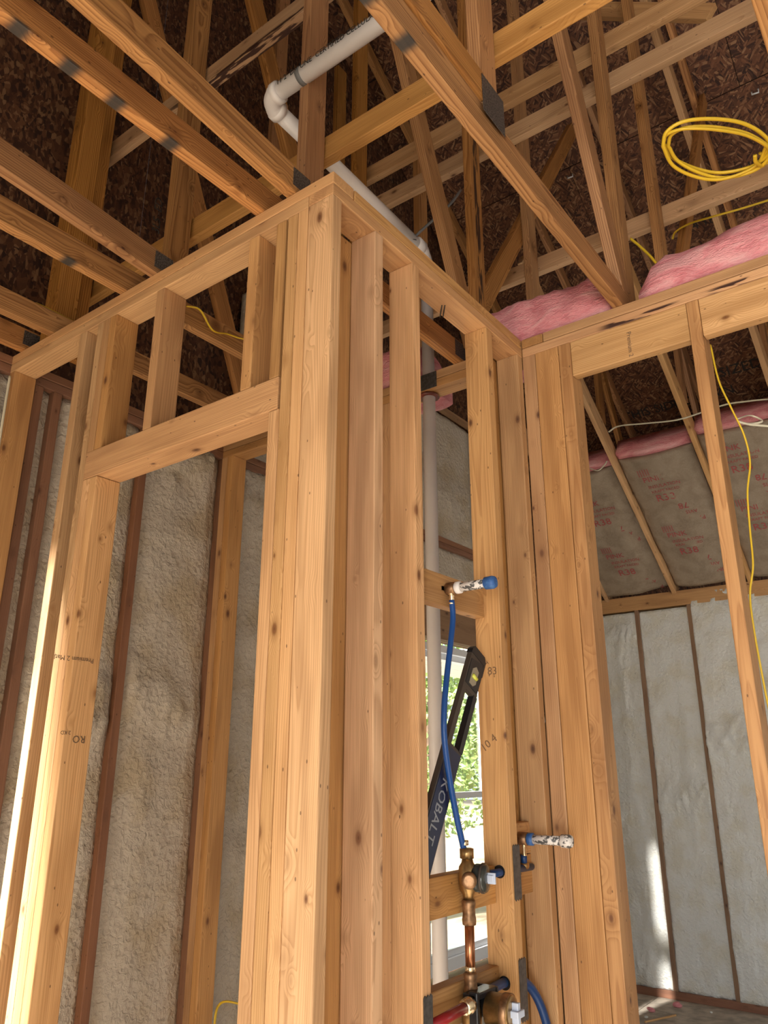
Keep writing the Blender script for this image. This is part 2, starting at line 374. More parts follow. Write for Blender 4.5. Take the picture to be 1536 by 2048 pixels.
box('cripple_stud', xa0, xa1, 1.843, 1.883, 2.498, ZP, STUD, A); box('cripple_stud', xa0, xa1, 1.412, 1.452, 2.498, ZP, STUD, A)
box('stud', xa0, xa1, 2.278, 2.318, FL + .04, ZP, STUD2, A); box('stud', xa0, xa1, 2.762, 2.80, FL + .04, ZP, STUD, A)
box('bottom_plate', xa0, xa1, 2.21, 2.80, FL, FL + .038, STUD, A)

# wall_center : the plumbing wall
P = thing('wall_center', (1.8, YP, FL), 'short stud wall in the middle carrying the shower plumbing', kind='structure')
yp0, yp1 = YP, YP + .089
box('top_plate', xa1 + .004, XC, yp0, yp1, ZP + .039, ZT, STUD, P)
box('top_plate', XA, XC, yp0, yp1, ZP, ZP + .037, STUD, P)
for x0, x1, m in ((XA, XA + .038, STUD2), (1.466, 1.504, STUD2), (1.652, 1.690, STUD2), (2.107, 2.149, STUD), (2.342, 2.379, STUD)):
    box('stud', x0, x1, yp0, yp1, FL + .04, ZP, m, P)
box('bottom_plate', XA, XC, yp0, yp1, FL, FL + .038, STUD, P)
box('stud', 2.1485, 2.188, 1.165, yp1, FL + .04, ZP, STUD, P); box('backing_stud', 1.385, 1.476, 1.2225, 1.2600, FL + .04, ZP, STUD, P); box('backing_stud', 2.186, 2.377, 1.223, 1.260, FL + .04, ZP, STUD, P)
for z0, z1 in ((1.966, 2.060), (1.158, 1.255), (.910, 1.004)): box('blocking', 1.690, 2.107, 1.184, 1.222, z0, z1, STUD, P)
box('blocking', 2.189, 2.341, 1.186, 1.222, 1.27, 1.36, STUD, P); box('blocking', 2.189, 2.341, 1.186, 1.222, 1.16, 1.268, STUD, P)

# wall_right : continues past the plumbing wall both ways
Cw = thing('wall_right', (XC, .6, FL), 'stud wall on the right with double top plate and upright header board', kind='structure')
xc0, xc1 = XC, XC + .089
box('top_plate', xc0, xc1, -4.0, 1.04, ZP + .039, ZT, STUD, Cw); box('top_plate', xc0, xc1, 1.042, 1.1285, ZP + .039, ZT, STUD, Cw)
box('top_plate', xc0, xc1, -4.0, 1.1285, ZP, ZP + .037, WANE, Cw)
box('top_plate', xc0 + .001, xc1, 1.131, 2.80, ZP + .039, ZT, STUD, Cw); box('top_plate', xc0 + .001, xc1, 1.131, 2.80, ZP, ZP + .037, STUD, Cw)
box('stud', xc0, xc1, 1.078, 1.1285, FL + .04, ZP, STUD, Cw); box('stud', xc0, xc0 + .038, .985, 1.0765, FL + .04, ZP, STUD, Cw)
box('stud', xc0, xc1, .938, .9835, FL + .04, ZP, STUD, Cw)
box('header', xc0 + .002, xc0 + .040, .525, .937, 2.856, ZP, STUD2, Cw); box('header', xc0 + .002, xc0 + .040, -.9, .484, 2.856, ZP, STUD2, Cw)
box('stud', xc0 - .001, xc1, .485, .524, FL + .04, ZP, STUD, Cw)
for y in (-.5, -1.4, -2.3, -3.2): box('stud', xc0, xc1, y, y + .038, FL + .04, ZP, STUD, Cw)
box('stud', xc0, xc1, 2.762, 2.80, FL + .04, ZP, STUD, Cw); box('stud', xc0 + .0, xc1, 2.72, 2.76, FL + .04, ZP, STUD, Cw)
box('stud', xc0, xc1, 1.755, 1.793, FL + .04, ZP, STUD, Cw)
box('bottom_plate', xc0, xc1, -4.0, 2.80, FL, FL + .038, STUD, Cw)

# wall_back : exterior gable wall with foam, window holes
XF = -1.0
D = thing('wall_back', (2.0, YD, FL), 'exterior gable wall with sprayed foam between reddish studs', kind='structure')
WIN1 = (4.16, 5.10, .36, 2.31)
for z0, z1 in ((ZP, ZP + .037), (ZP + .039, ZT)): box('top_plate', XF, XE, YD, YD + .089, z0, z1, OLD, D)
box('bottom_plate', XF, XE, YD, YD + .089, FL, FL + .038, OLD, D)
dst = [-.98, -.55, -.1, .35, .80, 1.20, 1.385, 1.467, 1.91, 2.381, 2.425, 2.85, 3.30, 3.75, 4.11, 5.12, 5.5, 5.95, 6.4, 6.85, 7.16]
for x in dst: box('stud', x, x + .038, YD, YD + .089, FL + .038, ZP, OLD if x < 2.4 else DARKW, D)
box('window_header', WIN1[0] - .012, WIN1[1] + .02, YD + .0, YD + .08, WIN1[3] + .03, 2.56, DARKW, D)
box('sill_plate', WIN1[0] - .012, WIN1[1] + .02, YD, YD + .089, WIN1[2] - .07, WIN1[2] - .03, DARKW, D)
def foam_bay_D(x0, x1, z0, z1, k, mat=FOAM, nu=26):
    h = plank_bumps(k, .0065, .010, (x1 - x0) * (.58 if k % 2 else .35) if x1 - x0 > .2 else None)
    def hf(u, v):
        e = min(1, min(u, x1 - x0 - u) / .06); return h(u, v) * (.25 + .75 * e) - .004 - .010 * (1 - e)
    nv = max(6, int((z1 - z0) / .03))
    sheet('foam_panel', (x0, YD + .022, z0), (1, 0, 0), (0, 0, 1), nu, nv, x1 - x0, z1 - z0, hf, mat, D, thick=.05)
kk = 1
for a, b in zip(dst, dst[1:]):
    if b - (a + .038) < .02: continue
    kk += 1
    if a > 4.0 and b < 5.2:
        foam_bay_D(a + .038, b, 2.56, ZP, kk, FOAM, 40); foam_bay_D(a + .038, b, FL + .038, WIN1[2] - .07, kk + 50, FOAM, 40)
    else: foam_bay_D(a + .038, b, FL + .038, ZP, kk, FOAM)
for a in (2.5, 3.3, 4.1, 4.9): foam_bay_D(a, a + .79, ZT, ZT + .98, 70 + a, FOAM, 40)
box('gable_rail', 2.48, 7.0, YD - .02, YD + .02, ZT + .99, ZT + 1.03, DARKW, D)
# sheathing outside, cut around the window
for x0, x1, z0, z1 in ((-1.2, WIN1[0] - .02, FL - .3, ZT), (WIN1[1] + .02, XE + .2, FL - .3, ZT), (WIN1[0] - .02, WIN1[1] + .02, FL - .3, WIN1[2] - .03), (WIN1[0] - .02, WIN1[1] + .02, WIN1[3] + .03, ZT)):
    box('sheathing', x0, x1, YD + .09, YD + .105, z0, z1, OSBG, D, bev=0)
SL = .684
def roofz(x): return 4.05 + SL * (7.2 - x)
for i in range(-2, 5):                    # gable sheets above the plate, each 1.22 wide
    for j in range(3):
        x0 = -2.2 + (i + 2) * 1.35 + .0; z0 = ZT + j * 1.9; z1 = z0 + 1.897
        zr = min(roofz(x0 + 1.35), roofz(1.2) - abs(1.2 - x0) * .5) + .4
        if z0 > zr: continue
        sheet('osb_sheet', (x0, YD + .12, z0), (1, 0, 0), (0, 0, 1), 1, 1, 1.346, z1 - z0, lambda u, v: 0, OSBG, D, thick=.012, smooth=False)

# wall_end : the far foam wall under the eave
E_ = thing('wall_end', (XE, 0, FL), 'far low exterior wall with pale foam between thin studs', kind='structure')
box('top_plate', XE, XE + .089, -4, 2.8, ZP - .06, ZT, STUD, E_); box('bottom_plate', XE - .004, XE + .089, -4, 2.8, FL, FL + .06, OLD, E_)
est = [2.391 - .482 * k for k in range(0, 14)]
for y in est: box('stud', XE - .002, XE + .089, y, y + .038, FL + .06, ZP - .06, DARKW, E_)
prev = 2.8
for k, y in enumerate(est):
    y0, y1 = y + .038, prev; prev = y; h = plank_bumps(k + 20, .011, .012, .2 + .1 * (k % 3)); over = k > 1
    sheet('foam_panel', (XE + (-.014 if over else .012), y1, FL + .06), (0, -1, 0), (0, 0, 1), 32, 110, y1 - y0, ZP - .06 - FL - .06 + (.10 if over else -.015), lambda u, v: h(u, v) - .006 - (.02 if over and v > 3.16 + .01 * math.sin(u * 40) else 0), FOAMW, E_, thick=.04)
box('sheathing', XE + .09, XE + .105, -4.2, 2.95, FL - .3, ZT + 1.2, OSBG, E_, bev=0)

# unseen shell behind the camera, openings made up to steer sun and sky
XF = -1.0
Fw = thing('wall_front', (XF, 0, FL), 'unseen wall behind the viewer, openings added to shape the sunlight', kind='structure')
for y0, y1, z0, z1 in ((2.70, 2.95, FL, 6.5), (2.24, 2.33, FL, 6.5), (-.10, .10, FL, 6.5), (.10, 2.24, 1.75, 6.5), (2.33, 2.70, 3.32, 6.5)):
    box('foam_panel', XF - .16, XF, y0, y1, z0, z1, FOAMW, Fw, bev=0)
for y0, y1, z0, z1 in ((-.4, -.1, FL, 6.5), (-4.2, -2.6, FL, 6.5), (-2.6, -.4, 1.95, 6.5)):
    box('foam_panel', -4.16, -4.0, y0, y1, z0, z1, FOAMW, Fw, bev=0)
box('foam_panel', -4.0, XF - .16, -.10, .06, FL, 6.5, FOAMW, Fw, bev=0)
Sw = thing('wall_side', (2, -4.1, FL), 'unseen exterior wall at the right hand side, window opening added for light', kind='structure')  # out of view, its opening put in to let light reach the end wall
for x0, x1, z0, z1 in ((-4.16, 5.0, FL, 7), (6.85, 7.35, FL, 7), (5.0, 6.85, FL, .0), (5.0, 6.85, 1.95, 7)):
    box('foam_panel', x0, x1, -4.2, -4.05, z0, z1, FOAMW, Sw, bev=0)

# ceiling = roof deck in OSB sheets
Rf = thing('ceiling', (4.5, 0, 5.8), 'dark underside of the roof deck in oriented strand board sheets', kind='structure')
sl = Vector((1, 0, -SL)).normalized(); ridge_x = 1.2; course = 1.22
x_top = 4.60 - 3 * course * sl.x
for i in range(6):
    p = Vector((x_top, 0, roofz(x_top))) + sl * course * i
    if i == 0: pass
    for j in range(3):
        y1 = 2.9 - j * 2.44 - (1.22 if i % 2 else 0) + (1.22 if i % 2 else 0) * (1 if j == 0 else 0)
        ya = 2.92 if j == 0 else 2.92 - (1.22 if i % 2 else 2.44) - (j - 1) * 2.44
        yb = 2.92 - (1.22 if i % 2 else 2.44) - j * 2.44
        sheet('osb_sheet', (p.x, ya - .002, p.z), sl, (0, -1, 0), 1, 1, course - .006, ya - yb - .004, lambda u, v: 0, OSB, Rf, thick=.012, smooth=False)
sheet('roof_slope', (x_top, 2.95, roofz(x_top)), (-1, 0, -SL), (0, -1, 0), 1, 1, 8.2, 7.2, lambda u, v: 0, OSB, Rf, thick=.02, smooth=False)
sheet('sky_block_sheet', (x_top, 2.95, roofz(x_top) + .03), sl, (0, -1, 0), 1, 1, 7.6, 7.2, lambda u, v: 0, BARKT_, Rf, thick=.01, smooth=False)  # dark sheet added to stop sky light coming through the deck gaps
for px, py in ((1510, 184), (1140, 352)):
    r = ray(px, py); t = (4.05 + SL * 7.2 - EYE.z) / (r.z + SL * r.x); q = EYE + r * t * .995
    tube('panel_clip', [], .006, WHITE, Rf, 6, path=[q + Vector((0, .02, .01)), q + Vector((0, .02, -.01)), q + Vector((0, -.02, -.015)), q + Vector((0, -.02, .012))])
def decktext(s, px, py, size, mat=INK):
    r = ray(px, py); t = (4.05 + SL * 7.2 - EYE.z) / (r.z + SL * r.x); q = EYE + r * t * .998
    return text('stamped_lettering', s, size, q, (0, -1, 0), (-sl.x, 0, -sl.z), mat, Rf)
decktext('SIZED FOR SPACING', 1440, 755, .13); decktext('THIS SIDE DOWN', 1250, 842, .12); decktext('11 21', 1480, 352, .10); decktext('24 16', 1375, 465, .09)

# window in the back wall
x0, x1, z0, z1 = WIN1
W1 = thing('window_1', ((x0 + x1) / 2, YD + .05, z0), 'white vinyl double hung window seen through the plumbing bay', kind='structure')
ya, yb = YD + .03, YD + .10
box('jamb', x0, x0 + .055, ya, yb, z0, z1, WHITE, W1); box('jamb', x1 - .055, x1, ya, yb, z0, z1, WHITE, W1)
box('window_head', x0 + .055, x1 - .055, ya, yb, z1 - .05, z1, WHITE, W1); box('window_sill', x0 + .055, x1 - .055, ya - .01, yb, z0, z0 + .07, WHITE, W1)
zm = 1.345
for nm, za, zb, yo in (('upper_sash', zm - .02, z1 - .05, .04), ('lower_sash', z0 + .07, zm + .02, .01)):
    bm = bmesh.new(); f = .038
    for (a, b, c, d) in ((x0 + .055, x1 - .055, za, za + f), (x0 + .055, x1 - .055, zb - f, zb), (x0 + .055, x0 + .055 + f, za + f, zb - f), (x1 - .055 - f, x1 - .055, za + f, zb - f)):
        r = bmesh.ops.create_cube(bm, size=1.0); bmesh.ops.scale(bm, vec=(b - a, .03, d - c), verts=r['verts']); bmesh.ops.translate(bm, vec=((a + b) / 2, ya + yo + .015, (c + d) / 2), verts=r['verts'])
    s_ = meshobj(nm, bm, WHITE, W1)
    box('pane', x0 + .055 + f, x1 - .055 - f, ya + yo + .013, ya + yo + .017, za + f, zb - f, GLASS, s_, bev=0)

# ------------------------------------------------------------------ roof trusses
def rafz(x): return 3.06 + SL * (7.2 - x)       # lower edge of the sloped ceiling chord
def topz(x): return rafz(x) + .80                # lower edge of the top chord
def truss(y, label, chords, wmat=SYP, web_y=None, far=True, skip=()):
    T = thing('roof_truss', (1.4, y, ZT), label, 'truss', 'roof trusses'); yw = web_y if web_y is not None else y
    for (xa, xb, ya, yb2, m) in chords:
        beam('bottom_chord', (xa, ya + .019, ZT + .0455), (xb, yb2 + .019, ZT + .0455), .089, .038, m, T)
    def web(p, q, w=.089, m=wmat, nm='web', dy=0.0): return beam(nm, (p[0], yw + dy + .019, p[1]), (q[0], yw + dy + .019, q[1]), w, .038, m, T)
    if 'king' not in skip: web((1.445, ZT + .02), (1.445, 5.6))
    if 'diag' not in skip: web((2.445, ZT + .085), (1.475, 5.45), m=wmat)
    if far:
        if 'v2' not in skip: web((2.51, ZT + .01), (2.51, rafz(2.51) + .2), m=BARK if abs(y - 1.4) < .1 else wmat, dy=.004)
        if 'v3' not in skip: web((3.075, ZT + .40), (3.075, rafz(3.075) + .2))
        if 'd2' not in skip: web((2.60, 3.45), (3.95, 5.50), dy=.040)
        if 'd3' not in skip: web((3.14, 3.57), (4.60, 5.88), .075, dy=-.039)
        xs = 3.2 if y < 1 else 4.4
        web((xs, rafz(xs) + .07), (7.28, rafz(7.28) + .07), .14, STUD2, 'sloped_chord')
        web((5.74, rafz(5.74) + .17), (5.74, topz(5.74)), .089); web((6.30, rafz(6.30) + .16), (5.85, topz(5.85)), .089)
        web((1.2, topz(1.2) + .06), (7.5, topz(7.5) + .06), .10, wmat, 'top_chord')
    return T
CH = lambda y, m=SYP: (-1.5, 2.466, y, y, m)
T0 = truss(.062, 'roof truss at the right edge above the yellow cable coil', [(-1.5, 2.46, .062, .062, SYP)], skip=('d2', 'd3', 'diag'))
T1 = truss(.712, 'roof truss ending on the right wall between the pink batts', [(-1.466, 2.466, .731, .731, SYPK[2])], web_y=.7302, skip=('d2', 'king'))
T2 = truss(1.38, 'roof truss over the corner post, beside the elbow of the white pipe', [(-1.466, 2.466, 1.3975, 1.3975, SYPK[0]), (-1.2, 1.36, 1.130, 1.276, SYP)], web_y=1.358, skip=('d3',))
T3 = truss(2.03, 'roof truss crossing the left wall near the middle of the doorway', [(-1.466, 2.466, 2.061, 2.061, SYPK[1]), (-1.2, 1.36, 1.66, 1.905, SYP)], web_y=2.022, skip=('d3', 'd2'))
T4 = truss(2.64, 'roof truss closest to the gable end above the foam wall', [(-1.4, 2.466, 2.512, 2.512, SYP), (-1.4, 1.36, 2.706, 2.712, SYP)], web_y=2.66, skip=('d3', 'd2'))
beam('web', (1.36, 2.64, ZT + .02), (1.36, 2.64, 5.6), .089, .089, SYP, T4)
beam('upper_chord', (-1.4, .7395, ZT + .1355), (1.399, .7395, ZT + .1355), .089, .038, SYP, T1)
beam('web', (1.445, .7495, ZT + .0905), (1.445, .7495, 5.6), .089, .038, SYP, T1)
# pressed steel plates
def gusset(T, x, y, z, lx, lz, ang=0.0):
    bm = bmesh.new(); bmesh.ops.create_cube(bm, size=1.0); bmesh.ops.scale(bm, vec=(lx, .0016, lz), verts=bm.verts)
    meshobj('gusset_plate', bm, PLATE, T, (x, y, z), Matrix.Rotation(ang, 4, 'Y').to_quaternion())
gusset(T1, 1.44, .7185, ZT + .105, .115, .12)
gusset(T2, 1.30, 1.270, ZT + .05, .07, .06); gusset(T3, 1.30, 1.894, ZT + .05, .07, .06); gusset(T4, 1.30, 2.7100, ZT + .05, .07, .06)
gusset(T2, 2.40, 1.3967, ZT + .05, .12, .07); gusset(T3, 1.445, 2.0600, ZT + .06, .16, .09)
text('stamped_lettering', '3L5 -ED', .045, ony(318, 470, 2.0215), (0, 0, 1), (-1, 0, 0), INK, T3)
# lateral braces along the trusses
def brace(x, z, y0, y1, label, h=.089, m=STUD2, t=.038):
    o = beam('lateral_brace', (x + t / 2, y0, z + h / 2), (x + t / 2, y1, z + h / 2), h, t, m, None, side=(1, 0, 0)); tag(o, label, 'board', 'lateral braces of the roof trusses')
brace(1.50, 4.155, .3, 2.76, 'pale lateral board with bark stain, left of the white pipe', m=BARKB)
brace(1.50, 3.41, -.6, 2.76, 'lateral board running just behind the corner truss web and white pipe', m=STUD)
brace(2.60, 4.475, -1.2, 2.76, 'upper of the two long parallel lateral boards at upper right')
brace(2.62, 4.275, -1.2, 2.76, 'lower of the two long parallel lateral boards at upper right')
brace(3.13, 3.91, -1.2, 2.76, 'lateral board low behind the pink batts, nearest the roof deck')
o = beam('diagonal_brace', onx(1100, 20, 3.3), onx(1424, 27, 3.3), .089, .038, STUD, None, side=(1, 0, 0)); tag(o, 'slanting brace board high under the roof deck at top right', 'board')

# ------------------------------------------------------------------ insulation
def loose_batt(y0, y1, zt0, zt1, label, depth=.30, x0=2.405):
    n, m = 30, 22; bm = bmesh.new(); g = []
    for i in range(n + 1):
        t = i / n; y = y0 + (y1 - y0) * t; H = (zt0 + (zt1 - zt0) * t) - ZT
        e = min(1.0, (min(t, 1 - t) * (abs(y1 - y0)) / .09 + .001)) ** .5; row = []
        for j in range(m + 1):
            a = math.pi * j / m
            x = x0 + depth / 2 - math.cos(a) * (depth / 2) * (.9 + .1 * e); z = ZT + .004 + H * (math.sin(a) ** .55 if 0 < j < m else 0) * (.55 + .45 * e)
            d = noise.noise(Vector((x * 9, y * 9, z * 14)) + Vector((zt0 * 40, 0, 0))) * .022 + noise.noise(Vector((x * 28, y * 28, z * 45))) * .010
            row.append(bm.verts.new((x - d * math.cos(a) * 1.0 if j else x, y, z + (d * math.sin(a)))))
        g.append(row)
    for i in range(n):
        for j in range(m): bm.faces.new((g[i][j], g[i][j + 1], g[i + 1][j + 1], g[i + 1][j]))
    for r in (g[0], g[-1]): bm.faces.new(r)
    for i in range(n): bm.faces.new((g[i][0], g[i + 1][0], g[i + 1][m], g[i][m]))
    bmesh.ops.recalc_face_normals(bm, faces=bm.faces[:])
    o = meshobj('insulation_batt', bm, PINK, None, (0, 0, 0), None, True)
    tag(o, label, 'insulation', 'loose pink batts lying on the right wall plate')
loose_batt(.775, 1.365, 3.295, 3.345, 'loose pink batt between the chord end and the plumbing wall')
loose_batt(-.85, .685, 3.37, 3.265, 'large loose pink batt under the yellow coil at right')
loose_batt(1.63, 2.01, 3.33, 3.33, 'pink batt glimpsed behind the plumbing wall studs')
nrm = Vector((-SL, 0, -1)).normalized()              # downwards out of the slope
up_s = Vector((-1, 0, SL)).normalized()
def faced_batt(y0, y1, length, label, seed, marks):
    B = thing('faced_batt', (XE - .3, (y0 + y1) / 2, rafz(XE - .3)), label, 'insulation', 'paper faced batts between the sloped chords')
    wy = y1 - y0; xb = XE - .06; o0 = Vector((xb, y0, rafz(xb) + .03)); so = Vector((seed * 5.3, seed, 2))
    def hf(u, v):
        s = math.sin(math.pi * min(1, max(0, v / wy)))
        return .060 * s ** .6 - .030 + noise.noise(Vector((u * 3, v * 4, 0)) + so) * .024 + noise.noise(Vector((u * 11, v * 9, 4)) + so) * .008
    sheet('paper_facing', o0 - up_s * .05, up_s, (0, 1, 0), 44, 26, length + .05, wy, hf, PAPER, B, thick=.034)
    def hp(u, v):
        s = math.sin(math.pi * v / wy); e = max(0, u - length + .03) / .10
        return -.055 + .035 * s + e * .03 + noise.noise(Vector((u * 9, v * 7, 7)) + so) * .012
    sheet('glass_wool', o0, up_s, (0, 1, 0), 30, 20, length + .07, wy, hp, PINK, B, thick=.21)
    for (u, v, s, size, flip) in marks:
        q = o0 + up_s * u + Vector((0, wy - v, 0)) + nrm * (max(hf(u, wy - v), hf(u, wy - v - .10), hf(u, wy - v - .2)) + .006)
        xd = Vector((0, -1, 0)); yd = up_s.copy()
        if flip: xd, yd = -xd, -yd
        text('printed_lettering', s, size, q, xd, yd, REDINK, B, .0006)
def marks(c, r0):
    out = []
    for k in range(2):
        b = r0 + .62 - k * .62
        out += [(b + .245, c - .02, '|||||', .075, False), (b + .16, c, 'PINK', .075, False), (b + .09, c + .02, 'INSULATION', .045, False), (b + .04, c + .03, 'KRAFT FACED', .036, False), (b - .06, c + .04, 'R38', .10, False),
                (b - .12, c + .27, '78', .085, True), (b - .21, c + .32, 'AVIS', .05, True), (b - .29, c + .36, 'PINK', .06, True)]
    return out
faced_batt(2.075, 2.76, 1.40, 'paper faced batt farthest left in the slope, above the shaded foam corner', 1, [(u, v + .12, s, z, f) for u, v, s, z, f in marks(.16, .28)])
faced_batt(1.415, 2.015, 1.44, 'middle paper faced batt with red print between two sloped chords', 2, marks(.14, .42))
faced_batt(.735, 1.36, 1.50, 'paper faced batt with red print behind the single right stud', 3, marks(.12, .55))
faced_batt(.10, .685, 1.5, 'paper faced batt at the right edge of the slope', 4, marks(.14, .5))

# ------------------------------------------------------------------ white drain vent
V = thing('vent_pipe', (2.425, 1.585, ZT), 'white plastic vent pipe with elbow running between the roof trusses', 'pipe')
zr = 3.66; ev = Vector((1.385, 1.535, zr)); r1 = .0285
def bend(a, c, b, rr, n=10):
    a, c, b = Vector(a), Vector(c), Vector(b); out = []
    for k in range(n + 1):
        t = k / n; out.append(a * (1 - t) ** 2 + c * 2 * t * (1 - t) + b * t * t)
    return out
e1 = .062
tube('elbow', [], [.0345] * 3 + [.0315] * 5 + [.0345] * 3, PVC, V, 24, path=bend(ev + Vector((0, -e1, 0)), ev, ev + Vector((e1, 0, 0)), .03))
for q_, a_ in ((ev + Vector((0, -.040, 0)), (0, -1, 0)), (ev + Vector((.040, 0, 0)), (1, 0, 0))): lathe('elbow_socket', [(0, .032), (.002, .0362), (.024, .0368), (.026, .029)], q_, a_, PVC, V, 24)
tube('pipe', [ev + Vector((0, -.04, 0)), (ev.x, -1.5, zr)], r1, PVC, V, 24); tube('pipe', [ev + Vector((.04, 0, 0)), (2.36, 1.56, zr)], r1, PVC, V, 24)
tube('band', [ev + Vector((0, -.155, 0)), ev + Vector((0, -.172, 0))], r1 + .0015, GREY, V, 24)
tube('elbow', [], [.034] * 3 + [.031] * 5 + [.034] * 3, PVC, V, 24, path=bend((2.33, 1.558, zr), (2.425, 1.575, zr), (2.425, 1.582, zr - .10), .03))
lathe('coupling', [(0, .028), (.002, .034), (.045, .034), (.047, .0285)], (2.30, 1.556, zr), (1, .02, 0), PVC, V, 24)
tube('pipe', [(2.425, 1.583, zr - .07), (2.425, 1.585, FL + .05)], .0262, PVC, V, 24)
tube('strap', smooth_path([(2.25, 1.52, zr - .03), (2.27, 1.53, zr + .01), (2.33, 1.40, zr + .14), (2.44, 1.40, zr + .30)], 6), .006, GREY, V, 6, flat=.3)
box('nail_guard', XC - .003, XC + .0005, 1.515, 1.64, ZP + .002, ZT - .004, STEEL, V, bev=.0008)
lathe('sealant', [(0, .027), (.001, .046), (.012, .040), (.014, .027)], (2.425, 1.585, ZP - .012), (0, 0, 1), GOO, V, 16)
q0 = ev + Vector((-.0208, -.10, .0195)) ; dn = Vector((-.72, 0, -.69))
qn = Vector((-.985, 0, -.17)); base = Vector((ev.x, 0, zr)) + qn * (r1 + .0004)
text('printed_lettering', '11 2  DV', .026, base + Vector((0, ev.y - .075, 0)), (0, -1, 0), Vector((0, -1, 0)).cross(qn) * -1, INK, V, .0003)
text('printed_lettering', 'UNE  CERTIFIED CELLULAR CORE PVC PIPE DWV', .026, base + Vector((0, ev.y - .18, 0)), (0, -1, 0), Vector((0, -1, 0)).cross(qn) * -1, INK, V, .0003)

# ------------------------------------------------------------------ shower plumbing in the middle wall
def stub(name, x, y0, z, y1, tip, label, tipmat):
    T = thing(name, (x, y0, z), label, 'pipe fitting')
    lathe('tee_body', [(0, .016), (.004, .019), (.030, .019), (.032, .015)], (x, y0 + .012, z), (0, -1, 0), BRONZE, T)
    box('ear', x - .03, x + .03, y0 + .012, y0 + .017, z - .008, z + .008, BRONZE, T)
    lathe('collar', [(0, .016), (.002, .018), (.016, .018), (.018, .014)], (x, y0 - .020, z), (0, -1, 0), PVC if tip else SPLATB, T)
    tube('nipple', [(x, y0 - .030, z), (x, y1 + .028, z)], .0135, SPLAT, T, 16)
    lathe('end_cap', [(0, .014), (.003, .018), (.026, .019), (.034, .016), (.036, .008)], (x, y1 + .034, z), (0, -1, 0), tipmat, T)
    lathe('barb', [(0, .011), (.006, .011), (.007, .0075), (.012, .0085), (.014, .007), (.022, .0085), (.024, .007), (.034, .0085), (.036, .006)], (x, y0 - .004, z - .012), (0, 0, -1), SOLDER, T, 14)
    return T
stub('shower_arm_stub', 1.888, 1.172, 2.018, 1.022, True, 'upper shower arm stub with blue cap and white overspray', SPLATB)
stub('shower_head_stub', 2.262, 1.174, 1.316, 1.014, False, 'lower wall stub with speckled white cap between two studs', SPLAT)
pth = smooth_path([(1.888, 1.168, 1.985), (1.889, 1.166, 1.93), (1.868, 1.164, 1.85), (1.843, 1.162, 1.765), (1.822, 1.160, 1.68), (1.818, 1.160, 1.60), (1.838, 1.162, 1.51), (1.872, 1.165, 1.41), (1.902, 1.166, 1.335), (1.910, 1.166, 1.315)], 6)
o = tube('water_line', [], .0083, BLUE, None, 14, path=pth); tag(o, 'long bowed blue water line between the upper stub and the valve', 'pipe')
# upper valve
vx, vy, vz = 1.917, 1.160, 1.245
U = thing('diverter_valve', (vx, vy, vz), 'upper brass shower valve with smoky round cover and pale stem', 'valve')
lathe('body', [(-.052, .014), (-.040, .016), (-.030, .023), (0, .026), (.026, .023), (.036, .016), (.046, .014)], (vx, vy, vz), (0, 0, 1), BRASS, U, 20)
lathe('union_nut', [(0, .013), (.002, .0185), (.026, .0185), (.028, .012)], (vx - .002, vy, vz + .044), (0, 0, 1), BRASS, U, 6)
lathe('crimp_ring', [(0, .009), (.001, .0105), (.012, .0105), (.013, .008)], (vx - .006, vy + .003, vz + .078), (0, 0, 1), SOLDER, U, 16)
lathe('side_port', [(0, .016), (.03, .016), (.032, .020), (.055, .020), (.057, .012)], (vx, vy - .004, vz - .002), (-.85, -.5, 0), BRONZE, U, 18)
tube('outlet_arm', [(vx + .01, vy, vz - .002), (vx + .05, vy, vz - .002)], .013, BRASS, U, 14)
cv = lathe('cover', [(0, .020), (.003, .033), (.008, .035), (.030, .035), (.035, .033), (.038, .018)], (vx + .012, vy - .012, vz - .001), (.18, -1, -.02), CLEAR, U, 24)
lathe('retaining_ring', [(0, .0355), (.001, .0375), (.006, .0375), (.007, .0355)], (vx + .016, vy - .034, vz - .001), (.18, -1, -.02), DKGREY, U, 24)
box('stem', vx + .014, vx + .028, vy - .068, vy - .046, vz - .010, vz + .008, STEMW, U, bev=.002)
box('stem_fin', vx + .018, vx + .024, vy - .071, vy - .046, vz - .014, vz + .013, STEMW, U, bev=.001)
lathe('coupling', [(-.002, .012), (0, .0175), (.012, .0185), (.024, .0165), (.040, .0165), (.050, .0185), (.058, .0175), (.060, .012)], (vx, vy, vz - .112), (0, 0, 1), BRONZE, U, 18)
o = tube('water_line', [(vx + .048, vy, vz - .003), (2.325, vy + .02, vz - .012)], .0105, DKBLUE, None, 14); tag(o, 'short dark blue line passing through the drilled stud', 'pipe')
o = lathe('elbow_fitting', [(0, .012), (.006, .0145), (.016, .0145), (.018, .010)], (2.272, 1.176, 1.232), (0, 0, 1), BRASS, None, 16); tag(o, 'small brass fitting on the dark blue line beside the right stud', 'pipe fitting')
o = tube('water_line', [(2.263, 1.172, 1.272), (2.266, 1.174, 1.25)], .0098, DKBLUE, None, 12); tag(o, 'tiny blue line piece under the speckled stub', 'pipe')
o = tube('copper_pipe', [(1.917, 1.160, 1.135), (1.915, 1.160, 1.010)], .0125, COPPER, None, 18); tag(o, 'bright copper riser pipe between the two valves', 'pipe')
